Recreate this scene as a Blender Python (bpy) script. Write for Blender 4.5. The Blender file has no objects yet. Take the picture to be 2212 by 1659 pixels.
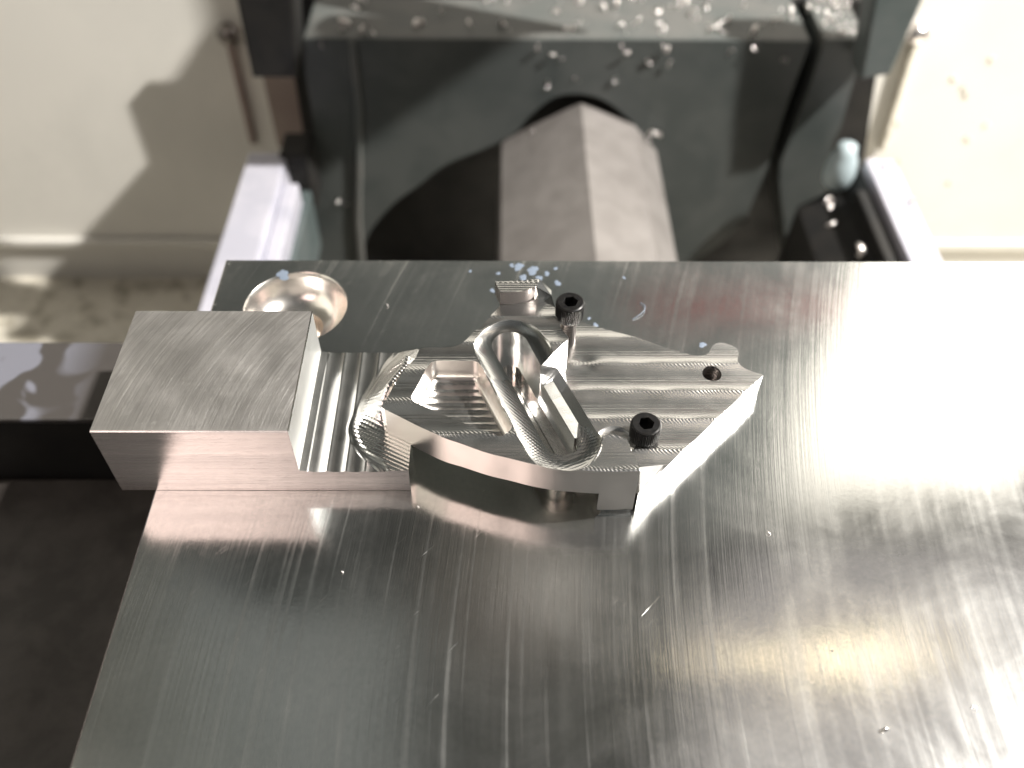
import bpy, bmesh, math, random
import numpy as np
from mathutils import Vector, Matrix
from mathutils.geometry import delaunay_2d_cdt

random.seed(5)
S = 0.001                                    # everything below is written in millimetres
scn = bpy.context.scene
col = scn.collection

# ------------------------------------------------------------------ camera
cd = bpy.data.cameras.new('camera')
cam = bpy.data.objects.new('camera', cd)
col.objects.link(cam)
scn.camera = cam
PIT, ROL, YAW = 0.8544, 0.0116, 0.0131
fw = Vector((math.sin(YAW) * math.cos(PIT), math.cos(YAW) * math.cos(PIT), -math.sin(PIT)))
rt = Vector((math.cos(YAW), -math.sin(YAW), 0))
up_ = rt.cross(fw)
r2 = rt * math.cos(ROL) + up_ * math.sin(ROL)
u2 = -rt * math.sin(ROL) + up_ * math.cos(ROL)
cam.matrix_world = Matrix(((r2.x, u2.x, -fw.x, 48.16 * S), (r2.y, u2.y, -fw.y, -64.7 * S),
                           (r2.z, u2.z, -fw.z, 94.86 * S), (0, 0, 0, 1)))
cd.sensor_width = 36
cd.lens = 1945.33 / 2212 * 36
cd.clip_start = 0.005
cd.clip_end = 10
cd.dof.use_dof = True
cd.dof.focus_distance = 0.112
cd.dof.aperture_fstop = 20.0

# ------------------------------------------------------------------ world and lamps
w = bpy.data.worlds.new('World')
scn.world = w
w.use_nodes = True
w.node_tree.nodes['Background'].inputs[0].default_value = (0.80, 0.86, 0.86, 1)
w.node_tree.nodes['Background'].inputs[1].default_value = 0.078


def lamp(name, loc, target, sx, sy, watt, colr, spread=180):
    l = bpy.data.lights.new(name, 'AREA')
    l.shape = 'RECTANGLE'
    l.size, l.size_y = sx * S, sy * S
    l.energy, l.color = watt, colr
    l.spread = math.radians(spread)
    o = bpy.data.objects.new(name, l)
    col.objects.link(o)
    o.location = Vector(loc) * S
    o.rotation_euler = (Vector(target) - Vector(loc)).to_track_quat('-Z', 'Y').to_euler()
    return o


KEY = (520, 72, 455)
lamp('work_lamp', KEY, (90, 60, -20), 14, 18, 9.0, (1.0, 0.96, 0.90), 122)
lamp('overhead_right_fill', (385, 260, 660), (385, 259, 0), 400, 320, 0.17, (1.0, 0.90, 0.85))  # added fill panel, gives the plate a pale reflection at lower right
lamp('warm_front_fill', (-130, -205, 262), (20, 0, 0), 150, 170, 0.25, (1.0, 0.785, 0.71))  # added warm fill behind the camera, tints the front faces pink
lamp('overhead_left_fill', (-175, 210, 620), (-175, 209, 0), 310, 240, 0.030, (0.97, 1.0, 0.90))  # added fill panel, lightens what the plate mirrors at lower left
lamp('tube_lamp', (235, 164, 415), (235, 164, 0), 150, 9, 0.009, (1.0, 0.80, 0.48))
lamp('bulb_lamp', (258, 164, 413), (258, 164, 0), 26, 14, 0.006, (1.0, 0.80, 0.48))

scn.view_settings.view_transform = 'Standard'
scn.view_settings.look = 'None'
scn.view_settings.exposure = 0.0
scn.view_settings.gamma = 1.0
scn.cycles.use_denoising = True
scn.cycles.max_bounces = 16
scn.cycles.glossy_bounces = 14
scn.cycles.sample_clamp_indirect = 12
scn.cycles.caustics_reflective = True
scn.cycles.blur_glossy = 0.3


# ------------------------------------------------------------------ materials
def mat(name, base, rough=0.5, metal=0.0, spec=0.5, coat=0.0):
    m = bpy.data.materials.new(name)
    m.use_nodes = True
    b = m.node_tree.nodes['Principled BSDF']
    b.inputs['Base Color'].default_value = (*base, 1)
    b.inputs['Roughness'].default_value = rough
    b.inputs['Metallic'].default_value = metal
    b.inputs['Specular IOR Level'].default_value = spec
    b.inputs['Coat Weight'].default_value = coat
    return m


class NT:
    def __init__(s, m):
        s.t = m.node_tree
        s.b = s.t.nodes['Principled BSDF']
        s.pos = s.t.nodes.new('ShaderNodeNewGeometry').outputs['Position']

    def n(s, typ, **k):
        x = s.t.nodes.new(typ)
        for a, v in k.items():
            setattr(x, a, v)
        return x

    def l(s, a, b):
        s.t.links.new(a, b)

    def math(s, op, a, b=None, c=None):
        x = s.n('ShaderNodeMath', operation=op)
        for i, v in enumerate((a, b, c)):
            if v is None:
                continue
            if isinstance(v, (int, float)):
                x.inputs[i].default_value = v
            else:
                s.l(v, x.inputs[i])
        return x.outputs[0]

    def mm(s):
        """world position in millimetres, split"""
        v = s.n('ShaderNodeVectorMath', operation='SCALE')
        s.l(s.pos, v.inputs[0])
        v.inputs['Scale'].default_value = 1000
        x = s.n('ShaderNodeSeparateXYZ')
        s.l(v.outputs[0], x.inputs[0])
        return x.outputs[0], x.outputs[1], x.outputs[2]

    def comb(s, x, y, z):
        c = s.n('ShaderNodeCombineXYZ')
        for i, v in enumerate((x, y, z)):
            if isinstance(v, (int, float)):
                c.inputs[i].default_value = v
            else:
                s.l(v, c.inputs[i])
        return c.outputs[0]

    def noise(s, vec, scale=1.0, detail=2.0, rough=0.5, dist=0.0):
        x = s.n('ShaderNodeTexNoise')
        s.l(vec, x.inputs['Vector'])
        x.inputs['Scale'].default_value = scale
        x.inputs['Detail'].default_value = detail
        x.inputs['Roughness'].default_value = rough
        x.inputs['Distortion'].default_value = dist
        return x.outputs['Fac']

    def remap(s, v, a, b, c, d, clamp=True):
        x = s.n('ShaderNodeMapRange', clamp=clamp)
        s.l(v, x.inputs[0])
        for i, q in enumerate((a, b, c, d)):
            x.inputs[i + 1].default_value = q
        return x.outputs[0]

    def bump(s, h, dist, prev=None, strength=1.0):
        x = s.n('ShaderNodeBump')
        x.inputs['Strength'].default_value = strength
        x.inputs['Distance'].default_value = dist * S
        s.l(h, x.inputs['Height'])
        if prev is not None:
            s.l(prev, x.inputs['Normal'])
        return x.outputs[0]

    def mix(s, f, a, b):
        x = s.n('ShaderNodeMix', data_type='RGBA')
        s.l(f, x.inputs[0])
        for i, v in ((6, a), (7, b)):
            if isinstance(v, tuple):
                x.inputs[i].default_value = (*v, 1)
            else:
                s.l(v, x.inputs[i])
        return x.outputs[2]


def m_plate():
    m = mat('milled_aluminium_plate', (0.80, 0.80, 0.79), 0.10, 0.99)
    k = NT(m)
    x, y, z = k.mm()
    # long face-mill marks: slightly curved lines running away from the viewer
    y2 = k.math('MULTIPLY', y, y)
    xa = k.math('SUBTRACT', x, k.math('MULTIPLY', y, 0.13))
    xa = k.math('SUBTRACT', xa, k.math('MULTIPLY', y2, 0.0022))
    v1 = k.comb(xa, k.math('MULTIPLY', y, 0.006), 0.0)
    fine = k.noise(v1, 3.2, 4, 0.75)
    broad = k.noise(v1, 0.42, 3, 0.6)
    thin = k.noise(k.comb(xa, k.math('MULTIPLY', y, 0.012), 7.0), 1.1, 2, 0.5)
    line = k.remap(thin, 0.57, 0.70, 0, 1)
    # diagonal hand scratches, only a few, in short lengths
    xs = k.math('ADD', k.math('MULTIPLY', x, 0.74), k.math('MULTIPLY', y, -0.67))
    ys = k.math('ADD', k.math('MULTIPLY', x, 0.67), k.math('MULTIPLY', y, 0.74))
    sc = k.noise(k.comb(xs, k.math('MULTIPLY', ys, 0.035), 3.0), 5.0, 2, 0.6)
    scr = k.remap(sc, 0.70, 0.78, 0, 1)
    msk = k.remap(k.noise(k.comb(x, y, 9.0), 0.07, 2), 0.45, 0.6, 0, 1)
    scr = k.math('MULTIPLY', scr, msk)
    scr = k.math('MULTIPLY', scr, k.remap(x, 60, 90, 1, 0.12))
    smud = k.noise(k.comb(x, y, 0), 0.05, 5, 0.65, 0.6)
    grit = k.noise(k.comb(x, y, 2.0), 1.6, 3, 0.7)
    r = k.remap(smud, 0.35, 0.7, 0.09, 0.18)
    r = k.math('ADD', r, k.math('MULTIPLY', k.math('MULTIPLY', line, k.remap(x, 55, 92, 1, 0.15)), 0.09))
    r = k.math('ADD', r, k.math('MULTIPLY', scr, 0.14))
    r = k.math('ADD', r, k.math('MULTIPLY', k.remap(broad, 0.45, 0.75, 0, 1), 0.05))
    # scuffed band along the left and back edges
    ex = k.math('MAXIMUM', k.math('MULTIPLY', k.remap(x, 4.0, 7.0, 1, 0), k.remap(y, 8, 36, 0.25, 1)), k.math('MULTIPLY', k.remap(y, 43.0, 44.0, 0, 1), k.remap(x, 30, 45, 1, 0.2)))
    wn = k.noise(k.comb(x, y, 5.0), 1.3, 4, 0.75)
    wear = k.remap(k.math('ADD', wn, k.math('MULTIPLY', ex, 0.30)), 0.76, 0.92, 0, 1)
    r = k.math('ADD', r, k.math('MULTIPLY', wear, 0.16))
    k.l(r, k.b.inputs['Roughness'])
    colr = k.mix(k.remap(k.math('ADD', k.math('MULTIPLY', smud, 0.6), k.math('MULTIPLY', grit, 0.4)), 0.3, 0.7, 0, 1),
                 (0.62, 0.63, 0.62), (0.82, 0.82, 0.80))
    k.l(colr, k.b.inputs['Base Color'])
    n1 = k.bump(fine, 0.009)
    n2 = k.bump(broad, 0.014, n1)
    n3 = k.bump(k.math('ADD', scr, k.math('MULTIPLY', wear, 0.4)), -0.008, n2)
    n4 = k.bump(grit, 0.003, n3)
    k.l(n4, k.b.inputs['Normal'])
    return m


def m_arc():
    """saw-cut top of the end block: concentric arcs"""
    m = mat('sawn_aluminium_top', (0.62, 0.60, 0.585), 0.34, 1.0)
    k = NT(m)
    x, y, z = k.mm()
    dx = k.math('SUBTRACT', x, 52.0)
    dy = k.math('ADD', y, 3.0)
    r = k.math('SQRT', k.math('ADD', k.math('MULTIPLY', dx, dx), k.math('MULTIPLY', dy, dy)))
    f = k.noise(k.comb(r, k.math('MULTIPLY', y, 0.010), 0), 3.6, 5, 0.8)
    b = k.noise(k.comb(r, k.math('MULTIPLY', y, 0.03), 4.0), 0.7, 3, 0.6)
    s = k.noise(k.comb(x, y, 0), 0.14, 3)
    k.l(k.mix(k.remap(f, 0.35, 0.7, 0, 1), (0.46, 0.44, 0.43), (0.74, 0.72, 0.70)), k.b.inputs['Base Color'])
    k.l(k.remap(s, 0.3, 0.7, 0.38, 0.48), k.b.inputs['Roughness'])
    k.l(k.bump(b, 0.06, k.bump(f, 0.045)), k.b.inputs['Normal'])
    return m


def m_extruded():
    """mill finish flat: fine lines along X"""
    m = mat('mill_finish_side', (0.66, 0.62, 0.60), 0.18, 0.72)
    k = NT(m)
    x, y, z = k.mm()
    v = k.comb(k.math('MULTIPLY', x, 0.02), k.math('MULTIPLY', y, 0.02), z)
    f = k.noise(v, 5.0, 4, 0.75)
    b = k.noise(v, 1.1, 3, 0.6)
    p = k.noise(k.comb(x, y, z), 0.9, 4, 0.8)
    sp = k.remap(p, 0.66, 0.74, 0, 1)
    c = k.mix(k.remap(b, 0.35, 0.7, 0, 1), (0.56, 0.53, 0.52), (0.70, 0.66, 0.64))
    c = k.mix(k.math('MULTIPLY', sp, 0.45), c, (0.30, 0.25, 0.23))
    k.l(c, k.b.inputs['Base Color'])
    k.l(k.bump(b, 0.03, k.bump(f, 0.02)), k.b.inputs['Normal'])
    return m


def m_cut(name, rough, base=(0.80, 0.79, 0.77), fr=2.5, amt=0.006, axis=None):
    """freshly milled aluminium"""
    m = mat(name, base, rough, 1.0)
    k = NT(m)
    x, y, z = k.mm()
    if axis == 'x':
        v = k.comb(k.math('MULTIPLY', x, 0.06), y, z)
    elif axis == 'y':
        v = k.comb(x, k.math('MULTIPLY', y, 0.06), z)
    elif axis == 'z':
        v = k.comb(x, y, k.math('MULTIPLY', z, 0.05))
    else:
        v = k.comb(x, y, z)
    f = k.noise(v, fr, 4, 0.7)
    s = k.noise(k.comb(x, y, z), 0.35, 3)
    k.l(k.remap(s, 0.3, 0.7, rough * 0.92, rough * 1.1), k.b.inputs['Roughness'])
    k.l(k.bump(f, amt), k.b.inputs['Normal'])
    return m


def m_speckle(name, c1, c2, scale, rough, lo=0.4, hi=0.6, spec=0.4, bump=0.0, metal=0.0):
    m = mat(name, c1, rough, metal, spec)
    k = NT(m)
    x, y, z = k.mm()
    f = k.noise(k.comb(x, y, z), scale, 5, 0.6, 0.3)
    k.l(k.mix(k.remap(f, lo, hi, 0, 1), c1, c2), k.b.inputs['Base Color'])
    g = k.noise(k.comb(x, y, z), scale * 0.4, 3)
    k.l(k.remap(g, 0.3, 0.7, rough * 0.75, min(1, rough * 1.3)), k.b.inputs['Roughness'])
    if bump:
        k.l(k.bump(f, bump), k.b.inputs['Normal'])
    return m


M = dict(
    plate=m_plate(), arc=m_arc(), side=m_extruded(),
    wing=m_cut('rough_milled_aluminium', 0.225, axis='x', fr=3.0, amt=0.012),
    body=m_cut('milled_aluminium', 0.225, axis='x', fr=3.0, amt=0.010),
    tab=m_cut('ball_milled_aluminium', 0.22, axis='y', fr=2.0, amt=0.006),
    ring=m_cut('contour_milled_aluminium', 0.17, base=(0.70, 0.70, 0.69), fr=4.0, amt=0.006),
    wall=m_cut('polished_cut_wall', 0.12, base=(0.84, 0.80, 0.77), axis='z', fr=2.2, amt=0.004),
    wallx=m_cut('finished_profile_wall', 0.17, base=(0.78, 0.70, 0.67), axis='x', fr=2.2, amt=0.006),
    bright=m_cut('bright_cut_wall', 0.16, base=(0.92, 0.91, 0.90), axis='z', fr=1.0, amt=0.003),
    under=m_cut('dull_underside', 0.42, base=(0.62, 0.64, 0.62), fr=1.0, amt=0.02),
    scuff=m_cut('scuffed_aluminium', 0.85, base=(0.30, 0.295, 0.29), fr=4.0, amt=0.06),
    soft=m_cut('satin_profile_wall', 0.30, base=(0.78, 0.74, 0.71), axis='x', fr=2.2, amt=0.006),
    slotw=m_cut('satin_slot_wall', 0.22, base=(0.78, 0.78, 0.77), axis='z', fr=2.2, amt=0.006),
    railm=m_cut('grained_aluminium_rail', 0.60, base=(0.48, 0.475, 0.46), fr=3.0, amt=0.02),
    endw=m_cut('end_cut_wall', 0.38, base=(0.50, 0.51, 0.51), axis='z', fr=1.0, amt=0.003),
    sink=m_cut('turned_aluminium', 0.24, base=(0.80, 0.76, 0.72), axis='z', fr=2.0, amt=0.006),
    black=m_speckle('black_oxide_steel', (0.0035, 0.0035, 0.004), (0.007, 0.0065, 0.006), 2.2, 0.42, spec=0.16),
    steel=mat('dark_steel_thread', (0.22, 0.20, 0.19), 0.28, 1.0),
    cast=m_speckle('dark_grey_machine_paint', (0.045, 0.052, 0.051), (0.062, 0.068, 0.066), 0.05, 0.42, bump=0.05),
    castd=m_speckle('near_black_casting', (0.004, 0.004, 0.004), (0.010, 0.009, 0.009), 0.1, 0.6),
    ledge=m_speckle('dusty_and_highlit_paint', (0.075, 0.082, 0.079), (0.10, 0.10, 0.095), 0.05, 0.38, bump=0.05),
    tube=m_speckle('brushed_way_cover_steel', (0.160, 0.148, 0.140), (0.190, 0.177, 0.168), 0.1, 0.4, metal=0.2),
    rail=m_speckle('ground_rail_steel', (0.38, 0.38, 0.44), (0.46, 0.455, 0.51), 0.06, 0.4, metal=0.25),
    cream=m_speckle('cream_enclosure_paint', (0.69, 0.675, 0.63), (0.75, 0.73, 0.68), 0.015, 0.45),
    pan=m_speckle('light_shade_cream_pan', (0.70, 0.66, 0.57), (0.34, 0.31, 0.24), 0.085, 0.3, lo=0.50, hi=0.66),  # lit and shaded mottling of the pan floor put into the colour
    teal=m_speckle('grey_green_cover', (0.055, 0.070, 0.070), (0.075, 0.088, 0.088), 0.05, 0.45),
    taupe=m_speckle('taupe_panel', (0.26, 0.20, 0.18), (0.30, 0.24, 0.21), 0.05, 0.5),
    blk=m_speckle('matt_black_plastic_and_shade', (0.006, 0.006, 0.006), (0.012, 0.011, 0.010), 0.08, 0.55),
    vise=m_speckle('worn_dark_vise_paint', (0.030, 0.026, 0.024), (0.050, 0.044, 0.041), 0.12, 0.42),
    visetop=None,
    chip=mat('bright_aluminium_chip', (0.95, 0.90, 0.88), 0.30, 1.0),
    nozzle=mat('pale_blue_plastic', (0.30, 0.36, 0.38), 0.45),
    red=mat('red_warning_strip', (0.20, 0.03, 0.028), 0.5),
    coolant=None,
)


def m_visetop():
    m = mat('oil_stained_vise_top', (0.05, 0.045, 0.043), 0.34)
    k = NT(m)
    x, y, z = k.mm()
    f = k.noise(k.comb(x, y, z), 0.10, 2, 0.4, 0.8)
    side = k.remap(x, -34, -24, 1, 0)
    f2 = k.math('MULTIPLY', k.remap(f, 0.44, 0.50, 0, 1), side)
    k.l(k.mix(f2, (0.042, 0.038, 0.036), (0.12, 0.122, 0.145)), k.b.inputs['Base Color'])
    return m


M['visetop'] = m_visetop()
M['coolant'] = mat('pale_blue_grey', (0.11, 0.135, 0.175), 0.5)  # pale blue-grey for the plate spots and the swarf fibre


# ------------------------------------------------------------------ building helpers
ORG = {}


def thing(name, label, cat, loc=(0, 0, 0), group=None):
    o = bpy.data.objects.new(name, None)
    col.objects.link(o)
    o.empty_display_size = 0.005
    o.location = Vector(loc) * S
    o['label'], o['category'] = label, cat
    if group:
        o['group'] = group
    ORG[o.name] = Vector(loc)
    return o


def mesh(name, V, F, m, parent=None, smooth=False, origin=None, auto=None):
    """V in world mm"""
    org = Vector(origin) if origin is not None else (ORG[parent.name] if parent else Vector((0, 0, 0)))
    me = bpy.data.meshes.new(name)
    me.from_pydata([(Vector(v) - org) * S for v in V], [], F)
    me.update()
    if smooth:
        me.polygons.foreach_set('use_smooth', [True] * len(me.polygons))
    me.materials.append(m)
    o = bpy.data.objects.new(name, me)
    col.objects.link(o)
    if parent:
        o.parent = parent
        o.location = (org - ORG[parent.name]) * S
    else:
        o.location = org * S
    ORG[o.name] = org
    if auto:
        o.data.set_sharp_from_angle(angle=math.radians(auto))
    return o


def tag(o, label=None, cat=None, group=None, kind=None):
    for k_, v in (('label', label), ('category', cat), ('group', group), ('kind', kind)):
        if v:
            o[k_] = v
    return o


def box(x0, x1, y0, y1, z0, z1, bev=0.0):
    bm = bmesh.new()
    bmesh.ops.create_cube(bm, size=1)
    for v in bm.verts:
        v.co = Vector((x0 + (v.co.x + .5) * (x1 - x0), y0 + (v.co.y + .5) * (y1 - y0), z0 + (v.co.z + .5) * (z1 - z0)))
    if bev:
        bmesh.ops.bevel(bm, geom=bm.edges[:], offset=bev, segments=2, affect='EDGES', profile=0.5)
    V = [v.co.copy() for v in bm.verts]
    F = [[v.index for v in f.verts] for f in bm.faces]
    bm.free()
    return V, F


def join(parts):
    V, F = [], []
    for v, f in parts:
        n = len(V)
        V += list(v)
        F += [[i + n for i in q] for q in f]
    return V, F


def prism_y(poly, y0, y1, bev=0.0):
    """polygon in XZ extruded along Y from y0 (front) to y1"""
    bm = bmesh.new()
    a = [bm.verts.new((x, y0, z)) for x, z in poly]
    f = bm.faces.new(a)
    bmesh.ops.recalc_face_normals(bm, faces=[f])
    r = bmesh.ops.extrude_face_region(bm, geom=[f])
    for v in [g for g in r['geom'] if isinstance(g, bmesh.types.BMVert)]:
        v.co.y = y1
    bmesh.ops.recalc_face_normals(bm, faces=bm.faces)
    if bev:
        es = [e for e in bm.edges if abs(e.verts[0].co.y - y0) < 1e-6 and abs(e.verts[1].co.y - y0) < 1e-6]
        bmesh.ops.bevel(bm, geom=es, offset=bev, segments=2, affect='EDGES', profile=0.5)
    bm.verts.index_update()
    V = [v.co.copy() for v in bm.verts]
    F = [[v.index for v in q.verts] for q in bm.faces]
    bm.free()
    return V, F


def lathe(prof, cx, cy, n=48, mod=None):
    """prof [(r,z)] outward normals when going up the outside"""
    V, F = [], []
    for j, (r, z) in enumerate(prof):
        for i in range(n):
            a = 2 * math.pi * i / n
            rr = mod(j, i, r) if mod else r
            V.append((cx + rr * math.cos(a), cy + rr * math.sin(a), z))
    for j in range(len(prof) - 1):
        for i in range(n):
            k = (i + 1) % n
            F.append([j * n + i, j * n + k, (j + 1) * n + k, (j + 1) * n + i])
    return V, F


def dens(pts, step, closed=True):
    out = []
    n = len(pts)
    for i in range(n if closed else n - 1):
        a, b = np.array(pts[i], float), np.array(pts[(i + 1) % n], float)
        k = max(1, int(math.ceil(np.linalg.norm(b - a) / step)))
        for j in range(k):
            out.append(tuple(a + (b - a) * j / k))
    if not closed:
        out.append(tuple(pts[-1]))
    return out


def spline(pts, step=0.3, closed=False):
    """Catmull-Rom through points, densified"""
    P = [np.array(p, float) for p in pts]
    n = len(P)
    out = []
    for i in range(n if closed else n - 1):
        if closed:
            p0, p1, p2, p3 = P[(i - 1) % n], P[i], P[(i + 1) % n], P[(i + 2) % n]
        else:
            p1, p2 = P[i], P[i + 1]
            p0 = P[i - 1] if i > 0 else 2 * p1 - p2
            p3 = P[i + 2] if i + 2 < n else 2 * p2 - p1
        k = max(2, int(np.linalg.norm(p2 - p1) / step))
        for j in range(k):
            t = j / k
            out.append(tuple(0.5 * ((2 * p1) + (-p0 + p2) * t + (2 * p0 - 5 * p1 + 4 * p2 - p3) * t * t
                                    + (-p0 + 3 * p1 - 3 * p2 + p3) * t ** 3)))
    if not closed:
        out.append(tuple(P[-1]))
    return out


def roundpoly(pts, rs, seg=8):
    """closed polygon with rounded corners"""
    out = []
    n = len(pts)
    for i in range(n):
        p = Vector(pts[i])
        a = (Vector(pts[i - 1]) - p).normalized()
        b = (Vector(pts[(i + 1) % n]) - p).normalized()
        r = rs[i] if isinstance(rs, (list, tuple)) else rs
        ang = a.angle(b)
        d = r / math.tan(ang / 2)
        c = p + (a + b).normalized() * (r / math.sin(ang / 2))
        s, e = p + a * d, p + b * d
        a0 = math.atan2(s.y - c.y, s.x - c.x)
        a1 = math.atan2(e.y - c.y, e.x - c.x)
        da = (a1 - a0 + math.pi) % (2 * math.pi) - math.pi
        for j in range(seg + 1):
            t = a0 + da * j / seg
            out.append((c.x + r * math.cos(t), c.y + r * math.sin(t)))
    return out


def inside(P, poly):
    x, y = P[:, 0], P[:, 1]
    c = np.zeros(len(P), bool)
    n = len(poly)
    for i in range(n):
        x1, y1 = poly[i]
        x2, y2 = poly[(i + 1) % n]
        if y1 == y2:
            continue
        m_ = ((y1 > y) != (y2 > y)) & (x < (x2 - x1) * (y - y1) / (y2 - y1) + x1)
        c ^= m_
    return c


def dist_poly(P, poly, closed=True):
    d = np.full(len(P), 1e9)
    n = len(poly)
    for i in range(n if closed else n - 1):
        a = np.array(poly[i])
        b = np.array(poly[(i + 1) % n])
        ab = b - a
        L = ab @ ab
        if L < 1e-12:
            continue
        t = np.clip(((P - a) @ ab) / L, 0, 1)
        q = P - (a + t[:, None] * ab)
        d = np.minimum(d, np.hypot(q[:, 0], q[:, 1]))
    return d


def field(name, outer, zfun, m, parent, holes=(), dx=0.25, dy=0.12, origin=None, bstep=0.25):
    """a machined surface: height field over a polygon with holes"""
    loops = [dens(outer, bstep)] + [dens(h, bstep) for h in holes]
    xs = [p[0] for p in outer]
    ys = [p[1] for p in outer]
    gx, gy = np.meshgrid(np.arange(min(xs) + dx * .37, max(xs), dx), np.arange(min(ys) + dy * .41, max(ys), dy))
    P = np.stack([gx.ravel(), gy.ravel()], 1)
    ok = inside(P, loops[0])
    for h in loops[1:]:
        ok &= ~inside(P, h)
    P = P[ok]
    for lp in loops:
        P = P[dist_poly(P, lp) > min(dx, dy) * 0.45]
    pts, eds = [], []
    for lp in loops:
        n0 = len(pts)
        pts += lp
        eds += [(n0 + i, n0 + (i + 1) % len(lp)) for i in range(len(lp))]
    allp = [Vector((float(a), float(b))) for a, b in pts] + [Vector((float(a), float(b))) for a, b in P]
    r = delaunay_2d_cdt(allp, eds, [], 0, 1e-6)
    VV = np.array([(v.x, v.y) for v in r[0]])
    FF = np.array([f for f in r[2] if len(f) == 3])
    cen = VV[FF].mean(1)
    k = inside(cen, loops[0])
    for h in loops[1:]:
        k &= ~inside(cen, h)
    FF = FF[k]
    zz = zfun(VV[:, 0], VV[:, 1])
    V3 = [(float(a), float(b), float(c)) for (a, b), c in zip(VV, zz)]
    return mesh(name, V3, [list(map(int, f)) for f in FF], m, parent, smooth=True, origin=origin)


def wallstrip(pts, levels, closed=False):
    """levels: list of (points list, z list) rings joined bottom..top"""
    V, F = [], []
    n = len(pts)
    for ring in levels:
        V += ring
    for j in range(len(levels) - 1):
        for i in range(n if closed else n - 1):
            k = (i + 1) % n
            F.append([j * n + i, j * n + k, (j + 1) * n + k, (j + 1) * n + i])
    return V, F


def wall(name, pts, ztop, zbot, m, parent, closed=False, smooth=False, step=0.25, flip=False, auto=None):
    p = dens(pts, step, closed)
    A = np.array(p)
    f = lambda q: (q(A[:, 0], A[:, 1]) if callable(q) else np.full(len(A), float(q)))
    zt, zb_ = f(ztop), f(zbot)
    lo = [(a, b, float(c)) for (a, b), c in zip(p, zb_)]
    hi = [(a, b, float(c)) for (a, b), c in zip(p, zt)]
    V, F = wallstrip(p, [lo, hi], closed)
    if flip:
        F = [q[::-1] for q in F]
    return mesh(name, V, F, m, parent, smooth=smooth, auto=auto)


# ================================================================== FIXTURE PLATE
PX0, PX1, PY0, PY1 = 4.05, 190.0, -75.0, 44.0
plate = thing('fixture_plate', 'large flat aluminium plate with streaky milled top under the machined workpiece', 'metal plate', ((PX0 + PX1) / 2, 0, -25))
HC = (16.7, 33.3)
circ = lambda c, r, n=72: [(c[0] + r * math.cos(2 * math.pi * i / n), c[1] + r * math.sin(2 * math.pi * i / n)) for i in range(n)]


def flat(name, outer, z, m, parent, holes=(), down=False, bstep=50):
    loops = [list(outer)] + [list(h) for h in holes]
    pts, eds = [], []
    for lp in loops:
        n0 = len(pts)
        pts += lp
        eds += [(n0 + i, n0 + (i + 1) % len(lp)) for i in range(len(lp))]
    r = delaunay_2d_cdt([Vector(p) for p in pts], eds, [], 0, 1e-6)
    VV = np.array([(v.x, v.y) for v in r[0]])
    FF = np.array([f for f in r[2] if len(f) == 3])
    cen = VV[FF].mean(1)
    k = inside(cen, loops[0])
    for h in loops[1:]:
        k &= ~inside(cen, h)
    F = [list(map(int, f)) for f in FF[k]]
    if down:
        F = [f[::-1] for f in F]
    return mesh(name, [(float(a), float(b), z) for a, b in VV], F, m, parent)


e = 0.25
flat('top_face', [(PX0 + e, PY0), (PX1, PY0), (PX1, PY1 - e), (PX0 + e, PY1 - e)], 0.0, M['plate'], plate, [circ(HC, 7.75)])
ed = [(PX1, PY1 - e), (PX0 + e, PY1 - e), (PX0 + e, PY0)]
od = [(PX1, PY1), (PX0, PY1), (PX0, PY0)]
V = [(a, b, 0.0) for a, b in ed] + [(a, b, -e) for a, b in od] + [(a, b, -25) for a, b in od]
F = [[0, 3, 4, 1], [1, 4, 5, 2], [3, 6, 7, 4], [4, 7, 8, 5]]
mesh('edge_face', V, [f[::-1] for f in F], M['side'], plate)
# counterbored hole: cone, fillet, inner bore
prof = [(7.75, 0.0), (7.62, -0.14), (7.3, -0.9), (6.9, -1.9), (6.35, -2.9), (5.6, -3.75), (4.6, -4.35), (3.7, -4.6), (3.45, -4.7), (3.35, -5.0), (3.3, -12), (0.01, -14)]
V, F = lathe(prof, *HC, n=96)
mesh('countersink', V, F, M['sink'], plate, smooth=True, auto=35)

# ================================================================== WORKPIECE
wp = thing('machined_workpiece', 'bright half milled aluminium workpiece with end block, slot, pocket and ribbed wing', 'machined part', (40, 8, 0))

# ---- end block
x0, x1, y0, y1, H, FT = 0.0, 23.0, 0.0, 20.0, 12.0, 4.18
b = 0.14
blk = mesh('end_block', *join([
    ([(x0, y0 + b, H), (x1 - .02, y0 + b, H), (x1 - .02, y1, H), (x0, y1, H)], [[0, 1, 2, 3]]),
]), M['arc'], wp)
sidev = [(x0, y0, 0.05), (x1, y0, 0.05), (x1, y0, H - b), (x0, y0, H - b), (x1, y0 + b, H), (x0, y0 + b, H),
         (x0, y1, 0.05), (x0, y1, H), (x1, y1, 0.05), (x1, y1, H), (x0, y0 + b, H)]
mesh('block_side', sidev, [[0, 1, 2, 3], [3, 2, 4, 5], [6, 0, 3, 5, 7], [8, 6, 7, 9], [0, 6, 8, 1]], M['side'], wp)
# burr along the two cut edges of the block top
random.seed(3)
rb = random.Random(11)
V, F = [], []
npt = 150
for i in range(npt + 1):
    yy = y0 + b + (y1 - y0 - b) * i / npt
    a_ = 0.05 + 0.10 * rb.random()
    V += [(x1 - 0.10, yy, H + 0.004), (x1 + a_ * 0.9, yy, H + 0.02 + a_ * 0.25), (x1 + a_ * 0.3, yy, H - 0.12)]
for i in range(npt):
    F += [[3 * i, 3 * i + 1, 3 * i + 4, 3 * i + 3][::1], [3 * i + 1, 3 * i + 2, 3 * i + 5, 3 * i + 4]]
mesh('edge_burr', V, F, M['bright'], wp)


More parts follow.
